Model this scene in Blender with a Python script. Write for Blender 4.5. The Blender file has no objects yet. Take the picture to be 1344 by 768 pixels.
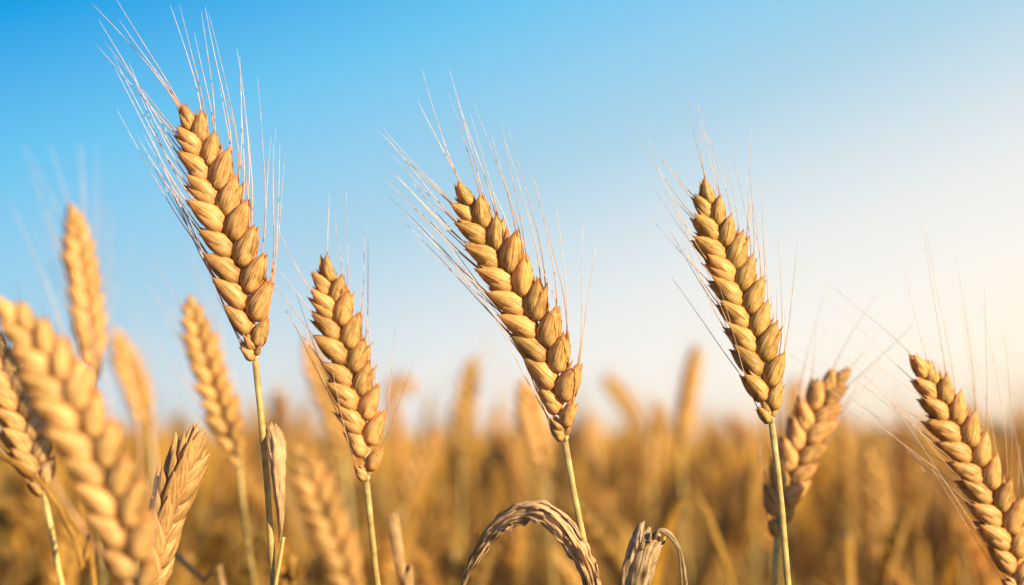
import bpy, math, random
import numpy as np
from mathutils import Vector, Matrix, noise

random.seed(11)
R = math.radians
SC = bpy.context.scene
COL = SC.collection

# ------------------------------------------------------------------ camera
CAM_Z = 0.90
LENS = 50.0
FP = 1344 * LENS / 36.0
PITCH = math.atan(196.0 / FP)
cam_data = bpy.data.cameras.new("camera")
cam = bpy.data.objects.new("camera", cam_data)
COL.objects.link(cam)
cam.location = (0, 0, CAM_Z)
cam.rotation_euler = (math.pi / 2 + PITCH, 0, 0)
cam_data.lens = LENS
cam_data.sensor_width = 36.0
cam_data.clip_start = 0.02
cam_data.clip_end = 3000
cam_data.dof.use_dof = True
cam_data.dof.focus_distance = 0.484
cam_data.dof.aperture_fstop = 4.8
cam_data.dof.aperture_blades = 0
SC.camera = cam

# ------------------------------------------------------------------ light
SUN_EL, SUN_AZ = R(21), R(130)          # azimuth measured from the view direction towards the right
world = bpy.data.worlds.new("World")
SC.world = world
world.use_nodes = True
wn = world.node_tree
for n in list(wn.nodes):
    wn.nodes.remove(n)
wo = wn.nodes.new("ShaderNodeOutputWorld")
bg = wn.nodes.new("ShaderNodeBackground")
sky = wn.nodes.new("ShaderNodeTexSky")
sky.sky_type = 'NISHITA'
sky.sun_disc = False
sky.sun_elevation = SUN_EL
sky.sun_rotation = SUN_AZ
sky.air_density = 1.0
sky.dust_density = 0.6
sky.ozone_density = 2.0
tc = wn.nodes.new("ShaderNodeTexCoord")
sx = wn.nodes.new("ShaderNodeSeparateXYZ")
wn.links.new(tc.outputs["Generated"], sx.inputs[0])
m1 = wn.nodes.new("ShaderNodeMath"); m1.operation = 'MULTIPLY_ADD'
m1.inputs[1].default_value = -0.35
wn.links.new(sx.outputs["X"], m1.inputs[0]); wn.links.new(sx.outputs["Z"], m1.inputs[2])
m2 = wn.nodes.new("ShaderNodeMapRange")
m2.inputs["From Min"].default_value = -0.15; m2.inputs["From Max"].default_value = 0.55
wn.links.new(m1.outputs[0], m2.inputs["Value"])
ramp = wn.nodes.new("ShaderNodeValToRGB")
wn.links.new(m2.outputs[0], ramp.inputs[0])


def lin(r, g, b):
    def f(c):
        c /= 255.0
        return c / 12.92 if c <= 0.04045 else ((c + 0.055) / 1.055) ** 2.4
    return (f(r), f(g), f(b), 1)


stops = [(-0.15, (255, 236, 206)), (-0.06, (255, 243, 222)), (0.0, (249, 243, 232)), (0.07, (232, 234, 232)),
         (0.18, (172, 209, 229)), (0.30, (108, 194, 236)), (0.40, (0, 155, 225)), (0.55, (0, 120, 200))]
el = ramp.color_ramp.elements
while len(el) > 2:
    el.remove(el[-1])
for i, (t, c) in enumerate(stops):
    p = (t + 0.15) / 0.70
    e = el[0] if i == 0 else (el[1] if i == 1 else el.new(p))
    e.position = p
    e.color = lin(*c)
# the physical sky at its usual strength is mixed with the measured hues of this evening sky
gain = wn.nodes.new("ShaderNodeVectorMath"); gain.operation = 'SCALE'; gain.inputs[3].default_value = 5.8
wn.links.new(ramp.outputs[0], gain.inputs[0])
mx = wn.nodes.new("ShaderNodeMix"); mx.data_type = 'RGBA'
mx.inputs[0].default_value = 0.985
wn.links.new(sky.outputs[0], mx.inputs[6])
wn.links.new(gain.outputs[0], mx.inputs[7])
wn.links.new(mx.outputs[2], bg.inputs[0])
bg.inputs[1].default_value = 0.10
wn.links.new(bg.outputs[0], wo.inputs[0])

sd = bpy.data.lights.new("sun", 'SUN')
sd.energy = 5.0
sd.angle = R(0.6)
sd.color = (1.0, 0.79, 0.50)
sun = bpy.data.objects.new("sun", sd)
COL.objects.link(sun)
to_sun = Vector((math.sin(SUN_AZ) * math.cos(SUN_EL), math.cos(SUN_AZ) * math.cos(SUN_EL), math.sin(SUN_EL)))
sun.rotation_euler = to_sun.to_track_quat('Z', 'Y').to_euler()
sun.location = to_sun * 20

vs = SC.view_settings
SC.display_settings.display_device = 'sRGB'
vs.view_transform = 'Standard'
vs.look = 'None'
vs.exposure = 0.87
vs.gamma = 1.0
vs.use_curve_mapping = False
cy = SC.cycles
cy.use_denoising = True
cy.max_bounces = 8
cy.diffuse_bounces = 4
cy.transmission_bounces = 5
cy.transparent_max_bounces = 6
cy.caustics_reflective = False
cy.caustics_refractive = False
cy.use_adaptive_sampling = False

# ------------------------------------------------------------------ helpers
FWD = Vector((0, math.cos(PITCH), math.sin(PITCH)))
UP = Vector((0, -math.sin(PITCH), math.cos(PITCH)))
CAM = Vector((0, 0, CAM_Z))


def P(px, py, d):
    return CAM + d * (FWD + (px - 672) / FP * Vector((1, 0, 0)) + (384 - py) / FP * UP)


def mesh(name, verts, faces, mat, uvs=None, smooth=True):
    me = bpy.data.meshes.new(name)
    me.from_pydata([tuple(v) for v in verts], [], faces)
    if uvs is not None:
        ul = me.uv_layers.new(name="UVMap")
        idx = np.empty(len(me.loops), dtype=np.int32)
        me.loops.foreach_get("vertex_index", idx)
        ul.data.foreach_set("uv", np.asarray(uvs, dtype=np.float32)[idx].ravel())
    if smooth:
        me.polygons.foreach_set("use_smooth", [True] * len(me.polygons))
    me.materials.append(mat)
    me.update()
    return me


def add(name, me, parent=None, mat4=None):
    o = bpy.data.objects.new(name, me)
    COL.objects.link(o)
    if parent is not None:
        o.parent = parent
    if mat4 is not None:
        o.matrix_local = mat4
    return o


GROUP = "wheat stalks growing in the field"


def tag(o, label, cat, group=None, kind=None):
    if label:
        o["label"] = label
    if cat:
        o["category"] = cat
    if group:
        o["group"] = group
    if kind:
        o["kind"] = kind
    return o


class Geo:
    def __init__(s):
        s.v, s.f, s.uv = [], [], []

    def grid(s, rows, uvrows, closed, cap0=False, cap1=False):
        n = len(rows[0]); b = len(s.v)
        for r, ur in zip(rows, uvrows):
            s.v.extend(r); s.uv.extend(ur)
        m = n if closed else n - 1
        for i in range(len(rows) - 1):
            for j in range(m):
                a = b + i * n + j; c = b + i * n + (j + 1) % n
                s.f.append((a, c, c + n, a + n))
        if cap0:
            s.f.append(tuple(b + j for j in range(n - 1, -1, -1)))
        if cap1:
            k = b + (len(rows) - 1) * n
            s.f.append(tuple(k + j for j in range(n)))

    def merge(s, o, M=None):
        b = len(s.v)
        s.v.extend([M @ v for v in o.v] if M is not None else o.v)
        s.uv.extend(o.uv)
        s.f.extend([tuple(i + b for i in f) for f in o.f])

    def mesh(s, name, mat):
        return mesh(name, s.v, s.f, mat, s.uv)


def catmull(pts, n):
    """smooth curve through pts, n samples evenly by parameter of arc length"""
    P_ = [pts[0] * 2 - pts[1]] + list(pts) + [pts[-1] * 2 - pts[-2]]
    out = []
    for i in range(1, len(P_) - 2):
        p0, p1, p2, p3 = P_[i - 1:i + 3]
        for k in range(16):
            t = k / 16
            out.append(0.5 * ((2 * p1) + (p2 - p0) * t + (2 * p0 - 5 * p1 + 4 * p2 - p3) * t * t + (3 * p1 - p0 - 3 * p2 + p3) * t ** 3))
    out.append(pts[-1].copy())
    L = [0]
    for a, b in zip(out, out[1:]):
        L.append(L[-1] + (b - a).length)
    res = []; j = 0
    for k in range(n):
        s = L[-1] * k / (n - 1)
        while j < len(L) - 2 and L[j + 1] < s:
            j += 1
        f = (s - L[j]) / max(L[j + 1] - L[j], 1e-9)
        res.append(out[j].lerp(out[j + 1], min(1, max(0, f))))
    return res, L[-1]


def frames(pts, ref):
    fr = []
    for i, p in enumerate(pts):
        t = (pts[min(i + 1, len(pts) - 1)] - pts[max(i - 1, 0)]).normalized()
        n = ref - t * ref.dot(t)
        if n.length < 1e-4:
            n = Vector((1, 0, 0)) - t * t.x
        n.normalize()
        fr.append((t, n, t.cross(n)))
    return fr


def tube(g, pts, radf, nv=8, ref=Vector((0, -1, 0)), ridge=0.0, u0=0.0, u1=1.0, cap=True):
    fr = frames(pts, ref)
    rows, uvs = [], []
    for i, p in enumerate(pts):
        t, n, s = fr[i]
        u = i / (len(pts) - 1)
        r = radf(u)
        row, ur = [], []
        for j in range(nv):
            a = 2 * math.pi * j / nv
            rr = r * (1 + (ridge if j % 2 else 0))
            row.append(p + n * math.cos(a) * rr + s * math.sin(a) * rr)
            ur.append((u0 + (u1 - u0) * u, j / nv))
        rows.append(row); uvs.append(ur)
    g.grid(rows, uvs, True, cap, cap)


# ------------------------------------------------------------------ materials
def newmat(name):
    m = bpy.data.materials.new(name)
    m.use_nodes = True
    nt = m.node_tree
    for n in list(nt.nodes):
        nt.nodes.remove(n)
    return m, nt


def nd(nt, typ, **kw):
    n = nt.nodes.new(typ)
    for k, v in kw.items():
        setattr(n, k, v)
    return n


def straw_material(name, c_base, c_mid, c_tip, streak=0.35, transl=0.35, rough=0.45, bump=0.3,
                   streak_scale=(3, 40), blotch=0.25, vary=0.25, spec=0.4, tcol=None, sheen=0.0):
    """dry plant tissue: colour runs along u from base to tip, fine veins run along u"""
    m, nt = newmat(name)
    L = nt.links
    out = nd(nt, "ShaderNodeOutputMaterial")
    uv = nd(nt, "ShaderNodeUVMap")
    sep = nd(nt, "ShaderNodeSeparateXYZ"); L.new(uv.outputs[0], sep.inputs[0])
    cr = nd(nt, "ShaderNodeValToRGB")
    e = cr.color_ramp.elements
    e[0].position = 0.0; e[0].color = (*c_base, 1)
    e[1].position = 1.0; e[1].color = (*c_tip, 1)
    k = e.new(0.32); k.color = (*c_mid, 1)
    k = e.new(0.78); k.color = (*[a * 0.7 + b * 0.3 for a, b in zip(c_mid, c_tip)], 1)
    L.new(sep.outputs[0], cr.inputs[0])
    oi = nd(nt, "ShaderNodeObjectInfo")
    mp = nd(nt, "ShaderNodeMapping"); mp.inputs["Scale"].default_value = (streak_scale[0], streak_scale[1], 1)
    L.new(uv.outputs[0], mp.inputs[0])
    cmb = nd(nt, "ShaderNodeCombineXYZ")
    mul = nd(nt, "ShaderNodeMath", operation='MULTIPLY'); mul.inputs[1].default_value = 37.0
    L.new(oi.outputs["Random"], mul.inputs[0]); L.new(mul.outputs[0], cmb.inputs[2])
    L.new(cmb.outputs[0], mp.inputs["Location"])
    nz = nd(nt, "ShaderNodeTexNoise"); nz.inputs["Scale"].default_value = 1.0; nz.inputs["Detail"].default_value = 3
    L.new(mp.outputs[0], nz.inputs["Vector"])
    st = nd(nt, "ShaderNodeMapRange")
    st.inputs["From Min"].default_value = 0.3; st.inputs["From Max"].default_value = 0.7
    st.inputs["To Min"].default_value = 1 - streak; st.inputs["To Max"].default_value = 1 + streak * 0.8
    L.new(nz.outputs["Fac"], st.inputs["Value"])
    # blotches
    tco = nd(nt, "ShaderNodeTexCoord")
    nb = nd(nt, "ShaderNodeTexNoise"); nb.inputs["Scale"].default_value = 260.0; nb.inputs["Detail"].default_value = 2
    L.new(tco.outputs["Object"], nb.inputs["Vector"])
    sb = nd(nt, "ShaderNodeMapRange")
    sb.inputs["From Min"].default_value = 0.3; sb.inputs["From Max"].default_value = 0.7
    sb.inputs["To Min"].default_value = 1 - blotch; sb.inputs["To Max"].default_value = 1 + blotch * 0.8
    L.new(nb.outputs["Fac"], sb.inputs["Value"])
    rv = nd(nt, "ShaderNodeMapRange")
    rv.inputs["To Min"].default_value = 1 - vary; rv.inputs["To Max"].default_value = 1 + vary * 0.7
    L.new(oi.outputs["Random"], rv.inputs["Value"])
    a = nd(nt, "ShaderNodeMath", operation='MULTIPLY'); L.new(st.outputs[0], a.inputs[0]); L.new(sb.outputs[0], a.inputs[1])
    b = nd(nt, "ShaderNodeMath", operation='MULTIPLY'); L.new(a.outputs[0], b.inputs[0]); L.new(rv.outputs[0], b.inputs[1])
    sp_ = nd(nt, "ShaderNodeTexNoise"); sp_.inputs["Scale"].default_value = 1500.0; sp_.inputs["Detail"].default_value = 1
    L.new(tco.outputs["Object"], sp_.inputs["Vector"])
    sm = nd(nt, "ShaderNodeMapRange")
    sm.inputs["From Min"].default_value = 0.66; sm.inputs["From Max"].default_value = 0.74
    sm.inputs["To Min"].default_value = 1.0; sm.inputs["To Max"].default_value = 0.62
    L.new(sp_.outputs["Fac"], sm.inputs["Value"])
    b2 = nd(nt, "ShaderNodeMath", operation='MULTIPLY'); L.new(b.outputs[0], b2.inputs[0]); L.new(sm.outputs[0], b2.inputs[1])
    b3 = nd(nt, "ShaderNodeMath", operation='MINIMUM'); b3.inputs[1].default_value = 1.14; L.new(b2.outputs[0], b3.inputs[0])
    b = b3
    # darker veins are also redder
    gm = nd(nt, "ShaderNodeCombineXYZ")
    for i, pw in enumerate((0.86, 1.02, 1.22)):
        pn = nd(nt, "ShaderNodeMath", operation='POWER'); pn.inputs[1].default_value = pw
        L.new(b.outputs[0], pn.inputs[0]); L.new(pn.outputs[0], gm.inputs[i])
    vm = nd(nt, "ShaderNodeVectorMath", operation='MULTIPLY')
    tint = nd(nt, "ShaderNodeVectorMath", operation='MULTIPLY')
    L.new(cr.outputs[0], tint.inputs[0]); L.new(oi.outputs["Color"], tint.inputs[1])
    L.new(tint.outputs[0], vm.inputs[0]); L.new(gm.outputs[0], vm.inputs[1])
    bp = nd(nt, "ShaderNodeBump"); bp.inputs["Strength"].default_value = bump; bp.inputs["Distance"].default_value = 0.0004
    L.new(nz.outputs["Fac"], bp.inputs["Height"])
    pb = nd(nt, "ShaderNodeBsdfPrincipled")
    pb.inputs["Roughness"].default_value = rough
    pb.inputs["Specular IOR Level"].default_value = spec
    L.new(vm.outputs[0], pb.inputs["Base Color"]); L.new(bp.outputs[0], pb.inputs["Normal"])
    tr = nd(nt, "ShaderNodeBsdfTranslucent")
    tm = nd(nt, "ShaderNodeVectorMath", operation='MULTIPLY')
    tm.inputs[1].default_value = tcol or (1.03, 0.85, 0.55)
    L.new(vm.outputs[0], tm.inputs[0]); L.new(tm.outputs[0], tr.inputs[0])
    ms = nd(nt, "ShaderNodeMixShader"); ms.inputs[0].default_value = transl
    L.new(pb.outputs[0], ms.inputs[1]); L.new(tr.outputs[0], ms.inputs[2])
    L.new(ms.outputs[0], out.inputs[0])
    return m


M_HUSK = straw_material("wheat_husk", (0.66, 0.39, 0.12), (0.89, 0.605, 0.21), (0.70, 0.35, 0.08),
                        streak=0.6, transl=0.46, rough=0.40, bump=0.6, streak_scale=(1.8, 34), tcol=(1.03, 0.80, 0.48))
M_HUSK_DRY = straw_material("wheat_husk_withered", (0.64, 0.38, 0.14), (0.66, 0.40, 0.15), (0.58, 0.31, 0.11),
                            streak=0.5, transl=0.3, rough=0.5, bump=0.5, streak_scale=(2.2, 20))
M_RACHIS = straw_material("rachis_straw", (0.62, 0.50, 0.26), (0.70, 0.50, 0.24), (0.6, 0.38, 0.15), transl=0.1, streak_scale=(60, 8))
M_AWN = straw_material("awn_bristle", (0.80, 0.40, 0.15), (0.84, 0.64, 0.46), (0.86, 0.78, 0.72), streak=0.15, transl=0.35,
                       rough=0.35, bump=0.0, streak_scale=(8, 2), spec=0.6, tcol=(1.0, 0.92, 0.85))
M_STEM = straw_material("stem_straw", (0.60, 0.41, 0.12), (0.66, 0.49, 0.15), (0.68, 0.52, 0.18), streak=0.35, transl=0.15,
                        rough=0.42, bump=0.6, streak_scale=(6, 22), blotch=.35, spec=0.4)
M_DRY = straw_material("dry_leaf_grey", (0.78, 0.56, 0.29), (0.76, 0.54, 0.30), (0.72, 0.48, 0.22), streak=0.5, transl=0.4,
                       rough=0.6, bump=1.0, streak_scale=(1.0, 26), blotch=0.3, spec=0.15)
M_DRY_PALE = straw_material("dry_leaf_pale", (0.75, 0.52, 0.24), (0.60, 0.45, 0.27), (0.66, 0.46, 0.22), streak=0.6, transl=0.35,
                            rough=0.45, bump=1.0, streak_scale=(3, 16), blotch=0.5, spec=0.4)
M_LEAF = straw_material("dry_leaf_gold", (0.80, 0.47, 0.09), (0.84, 0.49, 0.09), (0.62, 0.34, 0.06), streak=0.45, transl=0.42,
                        rough=0.5, bump=0.5, streak_scale=(2, 14), blotch=0.3)
M_FIELD = straw_material("field_wheat", (0.46, 0.23, 0.03), (0.90, 0.55, 0.075), (0.90, 0.55, 0.07), streak=0.3, transl=0.34,  # brown dried stem bases, darkened further to paint shade into the gaps between plants
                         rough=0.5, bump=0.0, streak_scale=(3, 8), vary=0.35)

gm_, gnt = newmat("soil")
_o = nd(gnt, "ShaderNodeOutputMaterial"); _p = nd(gnt, "ShaderNodeBsdfPrincipled"); _p.inputs["Roughness"].default_value = 0.95
_n = nd(gnt, "ShaderNodeTexNoise"); _n.inputs["Scale"].default_value = 9; _n.inputs["Detail"].default_value = 8
_t = nd(gnt, "ShaderNodeTexCoord"); gnt.links.new(_t.outputs["Object"], _n.inputs["Vector"])
_c = nd(gnt, "ShaderNodeValToRGB"); _c.color_ramp.elements[0].color = (0.09, 0.05, 0.025, 1); _c.color_ramp.elements[1].color = (0.30, 0.19, 0.09, 1)
gnt.links.new(_n.outputs[0], _c.inputs[0]); gnt.links.new(_c.outputs[0], _p.inputs["Base Color"]); gnt.links.new(_p.outputs[0], _o.inputs[0])
M_SOIL = gm_

# ------------------------------------------------------------------ ground
g = Geo()
rows, uvs = [], []
xs = [-900, -300, -100, -40, -15, -6, -2, 2, 6, 15, 40, 100, 300, 900]
for y in [-300, -60, -15, -4, 0, 2, 4, 8, 15, 30, 80, 250, 1500]:
    rows.append([Vector((x, y, 0.012 * noise.noise(Vector((x * 0.7, y * 0.7, 0))))) for x in xs])
    uvs.append([(0, 0)] * len(xs))
g.grid(rows, uvs, False)
tag(add("ground", g.mesh("ground", M_SOIL)), "dry brown soil under the wheat", "ground", kind="structure")


# ------------------------------------------------------------------ spikelet pieces
def husk(L, W, T, nu=13, nv=14, ridge=0.05, bend=0.0, rnd=None, sharp=0.95, fat=0.42, keel=0.15, hook=0.0):
    """closed pointed husk along +z, flattened in y; ribs along its length"""
    g = Geo()
    rows, uvs = [], []
    ph = rnd.uniform(0, 6.28) if rnd else 0
    for i in range(nu):
        u = i / (nu - 1)
        a = max(u, 0.004)
        w = (a ** fat) * max(1 - a, 0.0) ** sharp
        w /= (fat / (fat + sharp)) ** fat * (sharp / (fat + sharp)) ** sharp
        w = max(w, 0.035)
        if u > 0.8:
            w = max(w * (1 - 0.25 * (u - 0.8) / 0.2), 0.035)
        row, ur = [], []
        for j in range(nv):
            v = 2 * math.pi * j / nv
            k = 1 + ridge * math.cos(v * nv / 2 + ph * 0) * min(1, w)
            c, s = math.cos(v), math.sin(v)
            x = W * w * c * k
            y = T * w * s * k * (1 + keel * (1 - abs(c)) ** 2)
            y += bend * L * (u * u - u * 0.4)
            x += hook * L * (u ** 3)
            row.append(Vector((x, y, L * u)))
            ur.append((u, j / nv))
        rows.append(row); uvs.append(ur)
    g.grid(rows, uvs, True, True, True)
    return g


def shell(L, W, T, arc=200, nu=12, nv=13, flare=0.1, thick=0.00012, tooth=0.0, sharp=0.8, fat=0.35):
    """open boat-shaped glume, its back bulging towards +y, with a real thickness"""
    g = Geo()
    outr, inr, uo = [], [], []
    for i in range(nu):
        u = i / (nu - 1)
        a = max(u, 0.004)
        w = (a ** fat) * max(1 - a, 0) ** sharp
        w /= (fat / (fat + sharp)) ** fat * (sharp / (fat + sharp)) ** sharp
        w = max(w, 0.05)
        ro, ri, ur = [], [], []
        for j in range(nv):
            f = j / (nv - 1)
            v = math.radians(90 - arc / 2 + arc * f)
            e = 1 + flare * (2 * f - 1) ** 4 + (0.05 if j % 2 else -0.03)
            c, s = math.cos(v), math.sin(v)
            p = Vector((W * w * c * e, T * w * s * e, L * u - tooth * L * abs(2 * f - 1) ** 2 * 0.2 * u))
            q = Vector((p.x * (1 - thick / W), p.y - thick * s - thick * 0.3, p.z))
            ro.append(p); ri.append(q); ur.append((u + (.32 - u) * .9 * abs(2 * f - 1) ** 8, f))
        outr.append(ro); inr.append(ri); uo.append(ur)
    ring, ruv = [], []
    for o_, i_, u_ in zip(outr, inr, uo):
        ring.append(o_ + i_[::-1]); ruv.append(u_ + u_[::-1])
    g.grid(ring, ruv, True, True, True)
    return g


def spikelet_geo(rnd, hi=True):
    """local frame: +z along the spikelet, +x away from the rachis, +-y to the two faces of the ear"""
    g = Geo()
    mm = 0.001
    nu, nv = (16, 28) if hi else (6, 6)

    def put(h, loc, rx, ry, rz=0):
        g.merge(h, Matrix.Translation(loc) @ Matrix.Rotation(ry, 4, 'Y') @ Matrix.Rotation(rx, 4, 'X') @ Matrix.Rotation(rz, 4, 'Z'))
    j = lambda a: rnd.uniform(-a, a)
    # middle floret, mostly hidden between the two outer ones
    put(husk(14.6 * mm, 2.0 * mm, 2.4 * mm, nu, nv, 0.07, 0, rnd, sharp=1.2, fat=.6), (1.0 * mm, j(.3) * mm, 0.6 * mm), j(.04), R(7) + j(.05))
    for s in (1, -1):
        # outer florets, one towards each face
        put(husk(15.8 * mm, 3.75 * mm, 1.75 * mm, nu, nv, 0.10, s * -0.07, rnd, fat=.56, sharp=1.05, hook=.05, keel=.3),
            (0.0, s * 1.5 * mm, 0.0), -s * (R(11) + j(.04)), R(0) + j(.07), j(.25))
        if hi:
            # glume hugging the lower outer edge
            gl = shell(11.5 * mm * rnd.uniform(.85, 1.12), 2.7 * mm, 1.9 * mm, arc=140, tooth=0.3, flare=.12, sharp=1.2, fat=.6)
            M = Matrix.Translation((1.3 * mm, s * 1.75 * mm, -0.6 * mm)) @ Matrix.Rotation(R(7) + j(.08), 4, 'Y') @ \
                Matrix.Rotation(-s * (R(10) + j(.03)), 4, 'X') @ Matrix.Rotation(R(-24) * s + j(.2), 4, 'Z')
            if s < 0:
                M = M @ Matrix.Rotation(math.pi, 4, 'Z')
            g.merge(gl, M)
            # a papery lemma behind it, only its upper edge and point show
            g2 = shell(15.6 * mm * rnd.uniform(.94, 1.06), 2.6 * mm, 1.7 * mm, arc=130, tooth=0.2, flare=.12, sharp=1.2, fat=.6)
            M = Matrix.Translation((-1.7 * mm, s * 0.5 * mm, 0.6 * mm)) @ Matrix.Rotation(R(4) + j(.08), 4, 'Y') @ \
                Matrix.Rotation(-s * (R(8) + j(.03)), 4, 'X') @ Matrix.Rotation(R(34) * s + j(.2), 4, 'Z')
            if s < 0:
                M = M @ Matrix.Rotation(math.pi, 4, 'Z')
            g.merge(g2, M)
    return g


SPK = [spikelet_geo(random.Random(i)).mesh("spikelet", M_HUSK) for i in range(7)]
SPK_DRY = []
for i in range(3):
    g = Geo()
    rr = random.Random(70 + i)
    for s_ in (1, -1):
        g.merge(husk(.0150, .0032, .0019, 14, 12, .07, 0, rr), Matrix.Translation((0, s_ * .0012, 0)) @ Matrix.Rotation(-s_ * R(8), 4, 'X') @ Matrix.Rotation(rr.uniform(-.1, .1), 4, 'Y'))
    g.merge(husk(.0150, .0018, .0016, 14, 12, .07, 0, rr), Matrix.Translation((.0008, 0, .001)))
    SPK_DRY.append(g.mesh("spikelet", M_HUSK_DRY))
SPK_LO = [spikelet_geo(random.Random(50 + i), False) for i in range(4)]


def spikelet_layout(axis_pts, face, rnd, pitch=0.0044, splay=31, scale=1.0, nseed=None):
    """places along the ear: (matrix, side, fraction). axis_pts run from the ear's base to its tip"""
    L = sum((b - a).length for a, b in zip(axis_pts, axis_pts[1:]))
    n = max(8, int(round((L - 0.011 * scale) / pitch / scale)))
    fine, _ = catmull(axis_pts, 121)
    fr = frames(fine, face)
    res = []
    for i in range(n + 1):
        f = i / n
        pos = (0.012 + 0.988 * f * (1.06 - 0.06 * f)) * (L - 0.0105 * scale) / L
        k = min(120, int(pos * 120))
        t, nn, s = fr[k]
        p = fine[k]
        side = 1 if i % 2 else -1
        sz = 1.0
        if f < 0.18:
            sz = 0.50 + 0.50 * (f / 0.18) ** .8
        if f > 0.72:
            sz = 1.0 - 0.36 * ((f - 0.72) / 0.28)
        sz *= 0.94 * scale * rnd.uniform(0.94, 1.06)
        sp = R(splay) * (0.85 + 0.15 * min(1, f / 0.15)) * (1 - 0.5 * max(0, (f - 0.7) / 0.3)) + rnd.uniform(-.05, .05)
        if i == n:
            sp = 0.02; sz *= 1.05
        yaw = rnd.uniform(-.07, .07)
        z = (t * math.cos(sp) + s * side * math.sin(sp) + nn * yaw).normalized()
        x = (s * side - z * z.dot(s * side)).normalized()
        y = z.cross(x)
        M = Matrix((x, y, z)).transposed().to_4x4()
        M.translation = p + s * side * 0.0004 * scale
        M = M @ Matrix.Diagonal((sz, sz, sz, 1))
        res.append((M, side, f, t, s, nn))
    return res, L


def awn_curve(M, side, f, t, s, nn, rnd, L, spread=15, droop=0.0):
    st = M @ Vector((rnd.uniform(0.2, 2.6) * .001, rnd.choice((-1, 1)) * rnd.uniform(0, 3.4) * .001, 0.0118))
    z = (M.to_3x3() @ Vector((0, 0, 1))).normalized()
    a = R(spread if side * s.x < 0 else spread * .6) + rnd.uniform(-.14, .14)
    end = (t * math.cos(a) + s * side * math.sin(a) + nn * rnd.uniform(-.38, .38)).normalized()
    end = (end + Vector((0, 0, -droop))).normalized()
    d0 = (z * 0.7 + end * 0.6).normalized()
    pts = [st]
    p = st.copy(); n = 12
    w = Vector((rnd.uniform(-1, 1), rnd.uniform(-1, 1), rnd.uniform(-1, 1))) * 0.10
    for i in range(1, n + 1):
        k = i / n
        d = d0.lerp(end, min(1, k * 2.2)) + w * k * k
        p = p + d.normalized() * L / n
        pts.append(p.copy())
    return pts


def awn_geo(pts, r0=0.00017, nv=5):
    g = Geo()
    tube(g, pts, lambda u: r0 * ((1 - u) ** 0.8 + .6 * math.exp(-u * 9)) + 0.00004, nv)
    return g


def stem_geo(pts, r0, r1, nv=10, nseg=26, nodes=(0.33, 0.62)):
    pp, L = catmull(pts, nseg)
    g = Geo()

    def rf(u):
        r = r0 + (r1 - r0) * u
        for n_ in nodes:
            r *= 1 + 0.55 * math.exp(-((u - n_) / 0.018) ** 2)
        return r
    tube(g, pp, rf, nv, ridge=0.05)
    return g


def ribbon(pts, width, curl=0.6, n=40, nv=9, ref=Vector((0, -1, 0)), crumple=0.0, twist=0.0, seed=0, thick=0.00018,
           ragged=0.0, ribs=0.0, twist0=0.0):
    """leaf blade along pts; width(u) full width; curl = half angle of the trough; real thickness"""
    pp, L = catmull(pts, n)
    fr = frames(pp, ref)
    g = Geo(); ring, ruv = [], []
    rnd = random.Random(seed)
    rag = [rnd.uniform(-1, 1) for _ in range(nv)]
    for i, p in enumerate(pp):
        u = i / (n - 1)
        t, nn, s = fr[i]
        a = twist0 + twist * u
        n2 = nn * math.cos(a) + s * math.sin(a)
        s2 = s * math.cos(a) - nn * math.sin(a)
        w = width(u) / 2 * (1 + crumple * .5 * noise.noise(Vector((u * L * 260, seed, 3))))
        c = curl(u) if callable(curl) else curl
        top, bot, uu = [], [], []
        for j in range(nv):
            f = 2 * j / (nv - 1) - 1
            if abs(c) > 0.02:
                x = w * math.sin(c * f) / abs(c) * 1.0
                y = -w * (1 - math.cos(c * f)) / c
            else:
                x, y = w * f, 0
            q = Vector((u * L * 90, j * 0.9, seed * 3.1))
            y += crumple * w * noise.noise(q) + crumple * 0.5 * w * noise.noise(q * 2.7)
            x += crumple * 0.4 * w * noise.noise(q + Vector((9, 9, 9)))
            y += ribs * w * (1 if j % 2 else -1)
            pos = p + s2 * x + n2 * y
            if ragged and i > n - 5:
                pos = pos + t * ragged * rag[j] * (i - (n - 5)) / 4
            top.append(pos + n2 * thick / 2); bot.append(pos - n2 * thick / 2); uu.append((u, j / (nv - 1)))
        ring.append(top + bot[::-1]); ruv.append(uu + uu[::-1])
    g.grid(ring, ruv, True, True, True)
    return g


def local(g, org):
    for i, v in enumerate(g.v):
        g.v[i] = v - org
    return g


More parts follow.
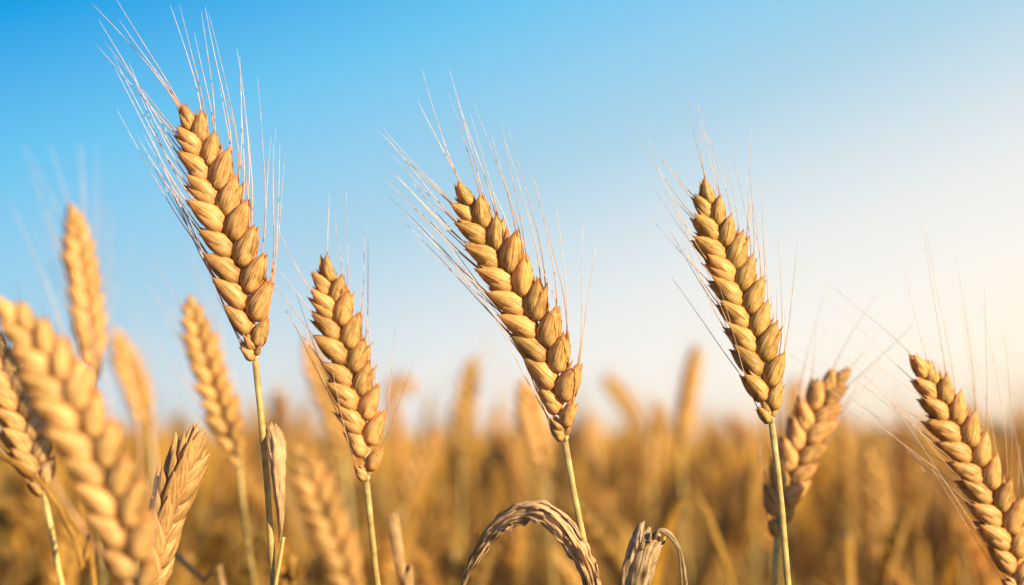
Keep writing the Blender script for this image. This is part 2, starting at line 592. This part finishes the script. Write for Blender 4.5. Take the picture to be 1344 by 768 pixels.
# ------------------------------------------------------------------ a stalk close enough to show its spikelets
def stalk(label, d, ear_px, stem_px=None, face=Vector((0.06, -1, 0)), seed=0, pitch=0.0044, splay=33, scale=1.0,
          awn_len=(0.045, 0.075), awn_n=1.6, spread=15, dd=0.0, stem_r=0.00125, foot=None, green=False, awns=True, droop=0.0, dry=False, awn_r=.00014):
    """ear_px: pixels of the photo from tip to base at distance d; stem_px: further down"""
    rnd = random.Random(seed)
    scale *= 1.0
    ne = len(ear_px)
    ear = [P(x, y, d + dd * (1 - i / (ne - 1))) for i, (x, y) in enumerate(ear_px)][::-1]
    base = ear[0]
    sp = [P(x, y, d) for x, y in (stem_px or [])]
    last = sp[-1] if sp else base
    prev = sp[-2] if len(sp) > 1 else (base if sp else ear[1])
    dirn = (last - prev).normalized()
    fx = foot if foot is not None else last.x + dirn.x * 0.12 / max(0.4, -dirn.z) * 0.6
    ftp = Vector((fx, last.y + rnd.uniform(-.02, .02), 0.0))
    mid1 = last + dirn * 0.10
    mid2 = mid1.lerp(ftp, 0.5); mid2.x = mid1.x * 0.35 + ftp.x * 0.65
    root = bpy.data.objects.new("wheat_stalk", None)
    root.empty_display_size = 0.02
    COL.objects.link(root)
    root.location = ftp
    tag(root, label, "wheat stalk", GROUP)
    sg = stem_geo([ftp, mid2, mid1] + sp[::-1] + [base], stem_r * 1.5, stem_r * 0.85, nseg=60)
    add("stem", local(sg, ftp).mesh("stem", M_STEM), root)
    # rachis as the ear's own mesh
    rg = Geo()
    fine, L = catmull(ear, 60)
    fr = frames(fine, face)
    zig = [p + fr[i][2] * 0.0006 * scale * math.sin(i * 1.7) for i, p in enumerate(fine[:-5])]
    tube(rg, zig, lambda u: scale * (0.0012 * min(1, .6 + 6 * u) - 0.0004 * u) * (1 + 0.15 * math.sin(u * 120)), 8, ref=face)
    eo = add("ear", local(rg, base).mesh("rachis", M_RACHIS), root, Matrix.Translation(base - ftp))
    lay, L = spikelet_layout(ear, face, rnd, pitch, splay, scale)
    T = Matrix.Translation(-base)
    t0, s0 = lay[0][3], lay[0][4]
    for k_ in range(4):
        M0 = lay[0][0].copy(); sg_ = (-1, 1, -1, 1)[k_]
        z = (t0 + s0 * sg_ * rnd.uniform(.25, .8) + lay[0][5] * rnd.uniform(-.3, .7)).normalized()
        x = (s0 * sg_ - z * z.dot(s0 * sg_)).normalized()
        sz_ = rnd.uniform(.3, .48) * scale
        Mb = Matrix((x, z.cross(x), z)).transposed().to_4x4()
        Mb.translation = base + t0 * (0.0004 + .0016 * k_) + s0 * sg_ * .0005
        add("spikelet", rnd.choice(SPK_DRY), eo, T @ Mb @ Matrix.Diagonal((sz_, sz_, sz_, 1)))
    for (M, side, f, t, s, nn) in lay:
        add("spikelet", rnd.choice(SPK_DRY if dry else SPK), eo, T @ M)
        if not awns:
            continue
        k = int(awn_n) + (1 if rnd.random() < awn_n % 1 else 0)
        for _ in range(k):
            La = rnd.uniform(*awn_len) * (1 - 0.25 * f) * scale
            if rnd.random() < 0.12:
                La *= 0.45
            pts = awn_curve(M, side, f, t, s, nn, rnd, La, spread, droop)
            add("awn", local(awn_geo(pts, awn_r), pts[0]).mesh("awn", M_AWN), eo, Matrix.Translation(pts[0] - base))
    w = rnd.uniform(.97, 1.08)
    tn = (w * 1.02, w * rnd.uniform(1.0, 1.04), w * rnd.uniform(.92, 1.12), 1)
    for c_ in [eo] + list(eo.children):
        c_.color = tn
    return root


def leaf_on(root, name, g, mat, label=None):
    o = add(name, local(g, root.location).mesh(name, mat), root)
    if label:
        o["label"] = label
    return o


# --- the three tall sharp ears
A = stalk("tallest sharp wheat stalk, left of centre, its head highest against the deep blue sky", 0.484,
          [(240, 132), (270, 215), (302, 315), (326, 405), (335, 474)], [(342, 540), (351, 640), (359, 768)], seed=3,
          awn_len=(0.044, 0.070), awn_n=2.3, awn_r=.00016)
B = stalk("sharp wheat stalk at centre, its slanting head over a drooping withered leaf", 0.484,
          [(594, 236), (640, 312), (690, 402), (728, 492), (742, 580)], [(750, 630), (762, 690), (778, 768)], seed=8,
          awn_len=(0.040, 0.066), awn_n=2.4, awn_r=.00015, pitch=0.0045, face=Vector((-.25, -1, 0)).normalized())
C = stalk("sharp wheat stalk right of centre with a slanting head against pale sky", 0.486,
          [(918, 234), (944, 312), (976, 402), (1000, 485), (1013, 556)], [(1021, 620), (1028, 690), (1034, 768)], seed=15,
          awn_r=.00012, awn_len=(0.035, 0.058), awn_n=1.7, pitch=0.0044, scale=0.95, dd=0.012)
# --- the slightly soft ones
D = stalk("shorter slightly soft wheat stalk beside the tallest one, on its right", 0.506,
          [(422, 333), (440, 410), (464, 500), (480, 580), (481, 632)], [(487, 690), (495, 768)], seed=21,
          awn_len=(0.03, 0.05), awn_n=0.9, pitch=0.0045, scale=0.96)
E = stalk("wheat stalk at the right edge, leaning left with fine bristles across the field", 0.515,
          [(1197, 460), (1242, 540), (1288, 628), (1322, 710), (1338, 782)], [(1346, 840)], seed=25,
          awn_len=(0.05, 0.085), awn_n=1.4, pitch=0.0045, scale=0.97, spread=20, awn_r=.00008)
F = stalk("wheat stalk leaning right, crossing behind the stem of the one right of centre", 0.565,
          [(1116, 478), (1078, 528), (1046, 600), (1026, 660), (1019, 705)], [(1018, 768)], seed=31,
          awn_len=(0.03, 0.06), awn_n=1.0, pitch=0.0045, scale=0.98)
# --- left side
G_ = stalk("large blurred wheat stalk filling the lower left corner, nearest the camera", 0.37,
           [(-6, 384), (58, 470), (114, 572), (158, 680), (188, 800)], [(205, 900)], seed=41, awn_len=(0.04, 0.06), awn_n=0.8,
           scale=0.92, splay=32)
H = stalk("upright soft wheat stalk seen edge on, standing behind the large blurred one", 0.70,
          [(94, 264), (104, 330), (116, 420), (122, 505)], [(128, 600), (136, 768)], face=Vector((0.45, -0.85, 0)), seed=47,
          awn_len=(0.04, 0.07), awn_n=0.9, splay=26)
I_ = stalk("dark soft wheat stalk cut by the left edge, below the large blurred head", 0.55,
           [(-22, 425), (6, 490), (34, 570), (58, 650)], [(72, 720), (80, 768)], face=Vector((0.6, -0.8, 0)), seed=53,
           awn_len=(0.03, 0.06), awn_n=0.8)
J = stalk("soft wheat stalk to the left of the tallest stem, its head low behind it", 0.66,
          [(245, 383), (264, 450), (290, 535), (314, 612)], [(322, 690), (333, 768)], seed=59, awn_len=(0.03, 0.06), awn_n=0.8, scale=0.9)
K = stalk("withered broad wheat stalk bending right, its head ribbed and without bristles", 0.49,
          [(268, 552), (252, 590), (228, 650), (208, 712), (198, 790)], [(195, 860)], face=Vector((0.88, -0.47, 0)), seed=61,
          pitch=0.0029, splay=25, awns=False, scale=1.25, dry=True)
L_ = stalk("blurred low wheat stalk with bright husks between the tallest stem and its neighbour", 0.80,
           [(385, 575), (412, 640), (440, 710), (470, 800)], [(485, 860)], seed=67, awn_len=(0.03, 0.05), awn_n=0.7, scale=1.25)
M_ = stalk("blurred wheat stalk hidden partly behind the shorter neighbour of the tallest one", 0.92,
           [(398, 440), (416, 485), (440, 550), (452, 600)], [(462, 700), (470, 768)], seed=71, awn_n=0.6, scale=0.95)
N_ = stalk("blurred wheat stalk between the large near head and the upright soft one", 0.92,
           [(150, 428), (164, 470), (182, 520), (196, 572)], [(210, 660), (215, 768)], seed=73, awn_n=0.6, face=Vector((.3, -.9, 0)))
# --- blurred ones standing out of the field behind
far = [
    ("blurred upright wheat stalk just left of the central slanting head", 1.12, [(624, 464), (616, 500), (610, 550), (607, 602)], [(606, 700), (604, 768)]),
    ("blurred wheat stalk directly behind the base of the central head", 0.86, [(684, 492), (694, 530), (706, 580), (716, 628)], [(722, 700), (726, 768)]),
    ("tall blurred wheat stalk midway between the central and the right sharp heads", 1.12, [(916, 450), (908, 490), (900, 540), (894, 590)], [(898, 680), (904, 768)]),
    ("blurred wheat stalk leaning left between the central stem and the broken leaf", 1.35, [(792, 488), (808, 510), (826, 536), (842, 566)], [(856, 640), (862, 768)]),
    ("blurred wheat stalk beside the tall blurred one, with its head lower", 1.2, [(868, 524), (864, 560), (860, 600), (856, 640)], [(856, 700), (858, 768)]),
    ("blurred wheat stalk peeping out behind the right sharp stem", 1.3, [(1046, 492), (1042, 520), (1038, 560), (1036, 590)], [(1036, 700), (1036, 768)]),
    ("small blurred wheat stalk leaning left beside the right sharp stem", 1.4, [(956, 540), (966, 560), (980, 590), (988, 620)], [(994, 700), (998, 768)]),
    ("blurred wheat stalk leaning right between the two left stems and the centre", 1.0, [(576, 560), (560, 590), (544, 624), (530, 664)], [(520, 720), (514, 768)]),
    ("blurred wheat stalk with a nodding head left of the centre", 1.45, [(542, 524), (538, 506), (528, 502), (518, 512), (512, 545)], [(508, 640), (506, 768)]),
    ("blurred wheat stalk behind the head at the right edge", 1.5, [(1228, 482), (1234, 512), (1240, 546), (1244, 572)], [(1250, 680), (1254, 768)]),
    ("blurred wheat stalk behind the tallest stem, showing above the withered leaf", 1.3, [(362, 508), (366, 530), (370, 560), (373, 590)], [(378, 680), (380, 768)]),
    ("blurred wheat stalk in the open gap right of the leaning one", 1.5, [(1168, 560), (1172, 585), (1178, 615), (1182, 640)], [(1188, 700), (1192, 768)]),
    ("blurred brown wheat stalk rising behind the central drooping leaf", 1.25, [(648, 560), (660, 590), (672, 624), (680, 660)], [(690, 720), (694, 768)]),
    ("blurred wheat stalk just right of the central stem, head at horizon height", 1.3, [(772, 540), (774, 572), (778, 606), (780, 640)], [(784, 700), (786, 768)]),
]
for i, (lb, d, e, s) in enumerate(far):
    stalk(lb, d, e, s, seed=100 + i, awn_n=0.7, face=Vector((random.uniform(-.8, .8), -0.7, 0)).normalized(), scale=0.95)

# ------------------------------------------------------------------ withered leaves near the lens
dl = 0.484
# long leaf arching over beside the central stem
pts = [P(790, 860, dl + .004), P(783, 800, dl), P(772, 752, dl - .004), P(756, 716, dl - .006), P(733, 686, dl - .006), P(706, 670, dl - .004),
       P(676, 675, dl), P(648, 694, dl + .004), P(628, 722, dl + .008), P(612, 752, dl + .01), P(600, 790, dl + .01)]
W = lambda u: 0.0004 + 0.0088 * (math.sin(math.pi * min(1, u * 1.02)) ** 0.8 if u < .62 else (math.sin(math.pi * .632) ** .8) * max(0, (1 - u) / .38) ** 0.75)
leaf_on(B, "leaf", ribbon(pts, W, curl=0.95, n=130, nv=25, crumple=0.5, twist=1.3, twist0=-0.5, seed=5, ribs=0.06, thick=.00010), M_DRY,
        "withered brown leaf arching over to the left")
# folded leaf beside the tallest stem
pts = [P(367, 712, dl), P(368, 680, dl - .004), P(367, 645, dl - .006), P(366, 605, dl - .006), P(364, 575, dl - .003), P(357, 556, dl + .002)]
leaf_on(A, "leaf", ribbon(pts, lambda u: 0.0012 + 0.0072 * min(1, u * 1.35) ** 1.1 - 0.002 * max(0, u - .85) / .15, curl=1.3, n=50, nv=13,
                          crumple=0.35, twist=0.5, seed=9, ragged=0.0016, ribs=0.05), M_DRY, "short withered grey leaf folded against the stem")
pts = [P(359, 820, dl), P(361, 770, dl - .002), P(366, 740, dl - .003), P(372, 705, dl - .003)]
leaf_on(A, "leaf_sheath", ribbon(pts, lambda u: 0.0034 - 0.0016 * u, curl=1.7, n=24, nv=9, crumple=0.06, seed=2), M_STEM)

# broken withered leaf right of the centre: stub with frayed top and one fallen strip
root = bpy.data.objects.new("broken_leaf", None); COL.objects.link(root)
p0 = P(826, 800, dl)
root.location = Vector((p0.x - 0.01, p0.y, 0))
tag(root, "pale broken withered leaf with frayed top, standing alone right of the central stem", "dry leaf")
r = stem_geo([root.location.copy(), Vector((p0.x - .006, p0.y, .4)), P(822, 900, dl), P(830, 800, dl), P(838, 768, dl)], .0018, .0012, nseg=40)
add("stem", local(r, root.location).mesh("stem", M_STEM), root)
pts = [P(818, 860, dl), P(828, 800, dl - .002), P(838, 755, dl - .004), P(848, 718, dl - .004), P(857, 697, dl - .002)]
leaf_on(root, "blade", ribbon(pts, lambda u: 0.005 + 0.0092 * min(1, u * 1.5) - 0.001 * u, curl=1.0, n=60, nv=17, crumple=0.28, seed=14, ragged=0.0026, ribs=0.06), M_DRY_PALE)
for k, (off, ww) in enumerate(((0, 0.0022), (4, 0.0013))):
    pts = [P(851 - off, 716, dl - .004), P(862, 699 - off / 2, dl - .005), P(876, 699 + off, dl - .005), P(889, 716 + off, dl - .003), P(897 - off, 745, dl), P(902 - off * 1.5, 785, dl)]
    leaf_on(root, "strip", ribbon(pts, lambda u: ww * (1 - .5 * u), curl=1.0, n=36, nv=7, crumple=0.35, seed=20 + k, twist=.8, ribs=.05), M_DRY_PALE)
for k, (x0, y0, x1, y1) in enumerate(((842, 722, 846, 688), (852, 712, 856, 690), (858, 708, 866, 692))):
    pts = [P(x0, y0, dl - .005), P((x0 + x1) / 2, (y0 + y1) / 2 + 1, dl - .006), P(x1, y1, dl - .005)]
    leaf_on(root, "splinter", ribbon(pts, lambda u: 0.0016 * (1 - u) + .0001, curl=.8, n=10, nv=5, seed=30 + k), M_DRY_PALE)


def lone_leaf(name, label, pts, width, mat, **kw):
    g = ribbon(pts, width, **kw)
    o = pts[0].copy()
    ob = add(name, local(g, o).mesh(name, mat), None, Matrix.Translation(o))
    return tag(ob, label, "dry leaf")


d2 = .56
q = P(530, 768, d2)
lone_leaf("dry_leaf", "narrow grey straw leaf broken off square, left of the central drooping leaf",
          [Vector((q.x + .03, q.y, 0)), Vector((q.x + .02, q.y, .45)), P(540, 860, d2), P(529, 768, d2), P(521, 715, d2), P(515, 677, d2)],
          lambda u: 0.0052, M_DRY, curl=0.9, n=90, crumple=0.12, seed=33, ragged=.0015, ribs=.03)
d3 = .42
q = P(118, 768, d3)
lone_leaf("dry_leaf", "long thin dry leaf curving down from the left edge in front of the large head",
          [Vector((q.x + .05, q.y, 0)), Vector((q.x + .04, q.y, .5)), P(128, 830, d3), P(112, 755, d3), P(94, 700, d3), P(66, 650, d3), P(34, 616, d3), P(-20, 590, d3)],
          lambda u: 0.0038 * (1 - .5 * u), M_LEAF, curl=0.9, n=100, crumple=0.1, seed=37, ribs=.03)
d4 = .62
q = P(380, 768, d4)
lone_leaf("dry_leaf", "small crumpled leaf low between the tallest stem and the blurred bright head",
          [Vector((q.x - .02, q.y, 0)), Vector((q.x - .01, q.y, .5)), P(372, 830, d4), P(380, 768, d4), P(384, 728, d4)],
          lambda u: 0.004 + .003 * max(0, u - .8) / .2, M_LEAF, curl=1.1, n=90, crumple=0.4, seed=39, ragged=.002)
d5 = .60
q = P(225, 768, d5)
lone_leaf("dry_leaf", "purple brown leaf slanting low beside the withered ribbed head",
          [Vector((q.x + .06, q.y, 0)), Vector((q.x + .05, q.y, .5)), P(300, 830, d5), P(262, 768, d5), P(240, 735, d5), P(218, 715, d5)],
          lambda u: 0.005 * (1 - .4 * u), M_DRY, curl=0.8, n=70, crumple=0.2, seed=43)

# ------------------------------------------------------------------ field plants: templates, then copies
def field_geo(rnd, lod):
    """one plant standing on the origin, 0.9 m tall; returns stem, ear, leaf geometry"""
    H_ = 0.87
    lean = rnd.uniform(-1, 1)
    a = R(3 + 17 * abs(lean) ** 1.5) * (1 if lean > 0 else -1)
    ex = H_ - 0.09
    base = Vector((0.025 * lean, rnd.uniform(-.02, .02), ex))
    t = Vector((math.sin(a), rnd.uniform(-.25, .25), math.cos(a))).normalized()
    el_ = rnd.uniform(.075, .095)
    bend = Vector((math.copysign(1, lean), 0, -.4)) * rnd.uniform(.0, .02)
    ear = [base, base + t * el_ * .5 + bend * .2, base + t * el_ + bend]
    stem = Geo()
    nseg = {0: 14, 1: 5, 2: 3}[lod]
    pp, _ = catmull([Vector((0, 0, 0)), Vector((0.01 * lean, 0, .45)), base - t * .06, base], nseg)
    tube(stem, pp, lambda u: .0019 - .0007 * u, {0: 6, 1: 4, 2: 3}[lod], u0=0, u1=.3)
    eg = Geo()
    face = Vector((rnd.uniform(-1, 1), rnd.uniform(-1, 1), 0)).normalized()
    lay, L = spikelet_layout(ear, face, rnd, {0: .0049, 1: .006, 2: .0085}[lod], 31, {0: 1, 1: 1.15, 2: 1.5}[lod])
    for (M, side, f, t_, s_, nn) in lay:
        if lod == 0:
            eg.merge(rnd.choice(SPK_LO), M)
        else:
            k = husk(.0135, .0040, .0042, 4, 4 if lod == 1 else 3, 0)
            eg.merge(k, M)
        if lod < 2:
            for _ in range(1):
                pts_ = awn_curve(M, side, f, t_, s_, nn, rnd, rnd.uniform(.04, .07))
                pts_ = pts_[::4] if lod == 0 else [pts_[0], pts_[6], pts_[12]]
                if lod == 0 or rnd.random() < .5:
                    eg.merge(awn_geo(pts_, .00026, 3))
    lg = []
    for k in range({0: 3, 1: 2, 2: 1}[lod]):
        h = rnd.uniform(.35, .78)
        an = rnd.uniform(0, 6.28)
        dr = Vector((math.cos(an), math.sin(an), 0))
        st_ = Vector((0.01 * lean * h / .45, 0, h))
        up = rnd.uniform(.03, .09)
        ll = rnd.uniform(.06, .13)
        lp = [st_, st_ + dr * .015 + Vector((0, 0, up * .6)), st_ + dr * ll * .5 + Vector((0, 0, up)), st_ + dr * ll + Vector((0, 0, up - rnd.uniform(.02, .12)))]
        w_ = rnd.uniform(.005, .009)
        lg.append(ribbon(lp, lambda u: w_ * (1 - u) ** .5 * min(1, .4 + 4 * u) + .0003, curl=.7, n={0: 12, 1: 6, 2: 4}[lod], nv={0: 5, 1: 3, 2: 2}[lod],
                        ref=Vector((0, 0, 1)), twist=rnd.uniform(-1.5, 1.5), crumple=.2, seed=rnd.randint(0, 99)))
    return stem, eg, lg


templates = []
for i in range(12):
    s_, e_, l_ = field_geo(random.Random(300 + i), 0)
    templates.append((s_.mesh("stem", M_STEM), e_.mesh("ear", M_HUSK), [q_.mesh("leaf", M_LEAF) for q_ in l_]))

rf = random.Random(77)
cands = []
for _ in range(9000):
    d = 0.78 + .85 * rf.random() ** 0.8
    x = rf.uniform(-1, 1) * (0.47 * d + .12)
    cands.append((d, x))
placed = []
for d, x in cands:
    if len(placed) >= 268:
        break
    # keep plants apart, and thinner in front
    if any((d - a) ** 2 + (x - b) ** 2 < .044 ** 2 for a, b in placed):
        continue
    placed.append((d, x))
far_edge = max(a for a, b in placed)
for k, (d, x) in enumerate(placed):
    tm = templates[k % len(templates)]
    o = bpy.data.objects.new("wheat_stalk", None)
    o.empty_display_size = .02
    COL.objects.link(o)
    px = x / d * FP
    left = max(0, min(1, (-px - 250) / 300))
    top = 0.885 + rf.gauss(0, .03) + (.012 if d > 1.2 else -.01) + left * 0.035 * rf.random() * min(1.4, d)
    if d < 1.1:
        top -= 0.02
    top = min(top, CAM_Z + .035 * d)
    o.location = (x, d, 0)
    o.rotation_euler = (rf.gauss(0, .03), rf.gauss(0, .03), rf.choice((0, 0, 0, math.pi)) + rf.gauss(0, .7))
    sc = top / .87
    o.scale = (1, 1, sc)
    tag(o, "blurred golden wheat stalk in the crowd of low background wheat, none rising above the rest", "wheat stalk", GROUP)
    tw = rf.choice((.58, .78, .95, 1.08)); tg = rf.uniform(.98, 1.05)
    for nm, me in [("stem", tm[0]), ("ear", tm[1])] + [("leaf", q_) for q_ in tm[2]]:
        c = bpy.data.objects.new(nm, me)
        COL.objects.link(c)
        c.parent = o
        c.color = (tw, tw * tg * .97, tw * .75, 1)

# ------------------------------------------------------------------ the rest of the field as one mass
def to_np(gs):
    v, f, uv = [], [], []
    b = 0
    for g_ in gs:
        v += [tuple(a) for a in g_.v]; uv += g_.uv
        for q_ in g_.f:
            q_ = [i + b for i in q_]
            for k in range(1, len(q_) - 1):
                f.append((q_[0], q_[k], q_[k + 1]))
        b += len(g_.v)
    return np.array(v, np.float32), np.array(f, np.int32), np.array(uv, np.float32)


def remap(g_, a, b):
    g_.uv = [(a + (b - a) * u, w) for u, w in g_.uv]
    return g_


lods = {1: [], 2: []}
for lod in (1, 2):
    for i in range(8):
        s_, e_, l_ = field_geo(random.Random(500 + 20 * lod + i), lod)
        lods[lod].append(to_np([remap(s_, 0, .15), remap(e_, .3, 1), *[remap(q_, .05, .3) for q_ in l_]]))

V, Fc, U = [], [], []
off = 0


def scatter(n, ylo, yhi, xf, lod, power=1.0, topz=0.90):
    global off
    for _ in range(n):
        d = ylo + (yhi - ylo) * rf.random() ** power
        x = xf(d)
        if x is None:
            continue
        v, f, uv = rf.choice(lods[lod])
        a = rf.uniform(0, 6.28); c, s = math.cos(a), math.sin(a)
        top = topz + rf.gauss(0, .03 if d < 10 else .05)
        w = np.empty_like(v)
        lx, ly = rf.gauss(0, .04), rf.gauss(0, .03)
        w[:, 0] = v[:, 0] * c - v[:, 1] * s + x + v[:, 2] * lx
        w[:, 1] = v[:, 0] * s + v[:, 1] * c + d + v[:, 2] * ly
        w[:, 2] = v[:, 2] * top / .87
        V.append(w); Fc.append(f + off); U.append(uv); off += len(v)


def ring_x(d):
    if d < 0:             # behind the camera
        x = rf.uniform(-1.6, 1.6)
        return x if abs(x) > .25 or d < -.3 else None
    if d < far_edge:      # beside the individually built ones
        x = rf.uniform(.47 * d + .13, 2.2)
        return x if rf.random() < .65 else -x
    return rf.uniform(-1, 1) * (.55 * d + .7)


scatter(1400, 0.35, 2.6, ring_x, 1, topz=.87)
scatter(900, -2.2, 0, ring_x, 1, topz=.86)
scatter(1900, far_edge, 4, lambda d: rf.uniform(-1, 1) * (.42 * d + .3), 1, .8)
scatter(3200, 4, 9, lambda d: rf.uniform(-1, 1) * (.42 * d + .4), 2, .8)
scatter(9000, 9, 45, lambda d: rf.uniform(-1, 1) * (.5 * d + 1), 2, 1.4)
V = np.concatenate(V); Fc = np.concatenate(Fc); U = np.concatenate(U)
me = bpy.data.meshes.new("wheat_field")
me.vertices.add(len(V)); me.vertices.foreach_set("co", V.ravel())
me.loops.add(Fc.size); me.loops.foreach_set("vertex_index", Fc.ravel())
me.polygons.add(len(Fc))
me.polygons.foreach_set("loop_start", np.arange(0, Fc.size, 3, dtype=np.int32))
me.polygons.foreach_set("loop_total", np.full(len(Fc), 3, dtype=np.int32))
me.update(calc_edges=True)
ul = me.uv_layers.new(name="UVMap")
ul.data.foreach_set("uv", U[Fc.ravel()].ravel())
me.polygons.foreach_set("use_smooth", np.ones(len(Fc), dtype=bool))
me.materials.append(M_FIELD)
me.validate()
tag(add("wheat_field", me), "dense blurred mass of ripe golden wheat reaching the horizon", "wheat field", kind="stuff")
print("stuff tris", len(Fc))

# far canopy: the tops of the wheat beyond the last plants one could tell apart
g = Geo(); rows, uvs = [], []
ys = [30 * 1.045 ** i for i in range(75)]
for y in ys:
    row = []
    for i in range(121):
        x = (i / 60 - 1) * y * .9
        row.append(Vector((x, y, .85 + .05 * noise.noise(Vector((x * 1.3, y * .9, 0))) + .03 * noise.noise(Vector((x * 5, y * 4, 1))))))
    rows.append(row); uvs.append([(.8, i / 20) for i in range(121)])
g.grid(rows, uvs, False)
tag(add("distant_wheat", g.mesh("distant_wheat", M_FIELD)), "far off top of the wheat field along the horizon", "wheat field", kind="stuff")

print("far_edge", far_edge)
# ------------------------------------------------------------------ warm evening air over the field
hm, hnt = newmat("haze_air")
_o = nd(hnt, "ShaderNodeOutputMaterial"); _v = nd(hnt, "ShaderNodeVolumePrincipled")
_v.inputs["Color"].default_value = (1.0, 0.95, 0.86, 1)
_v.inputs["Density"].default_value = 0.009
_v.inputs["Anisotropy"].default_value = 0.55
hnt.links.new(_v.outputs[0], _o.inputs["Volume"])
hx, hy0, hy1, hz0, hz1 = 950, -350, 1550, -1.1, 1.25
hv = [Vector((x, y, z)) for z in (hz0, hz1) for x, y in ((-hx, hy0), (hx, hy0), (hx, hy1), (-hx, hy1))]
hf = [(3, 2, 1, 0), (4, 5, 6, 7), (0, 1, 5, 4), (1, 2, 6, 5), (2, 3, 7, 6), (3, 0, 4, 7)]
tag(add("haze", mesh("haze", hv, hf, hm, smooth=False)), "warm pale evening haze lying over the field", "haze", kind="stuff")
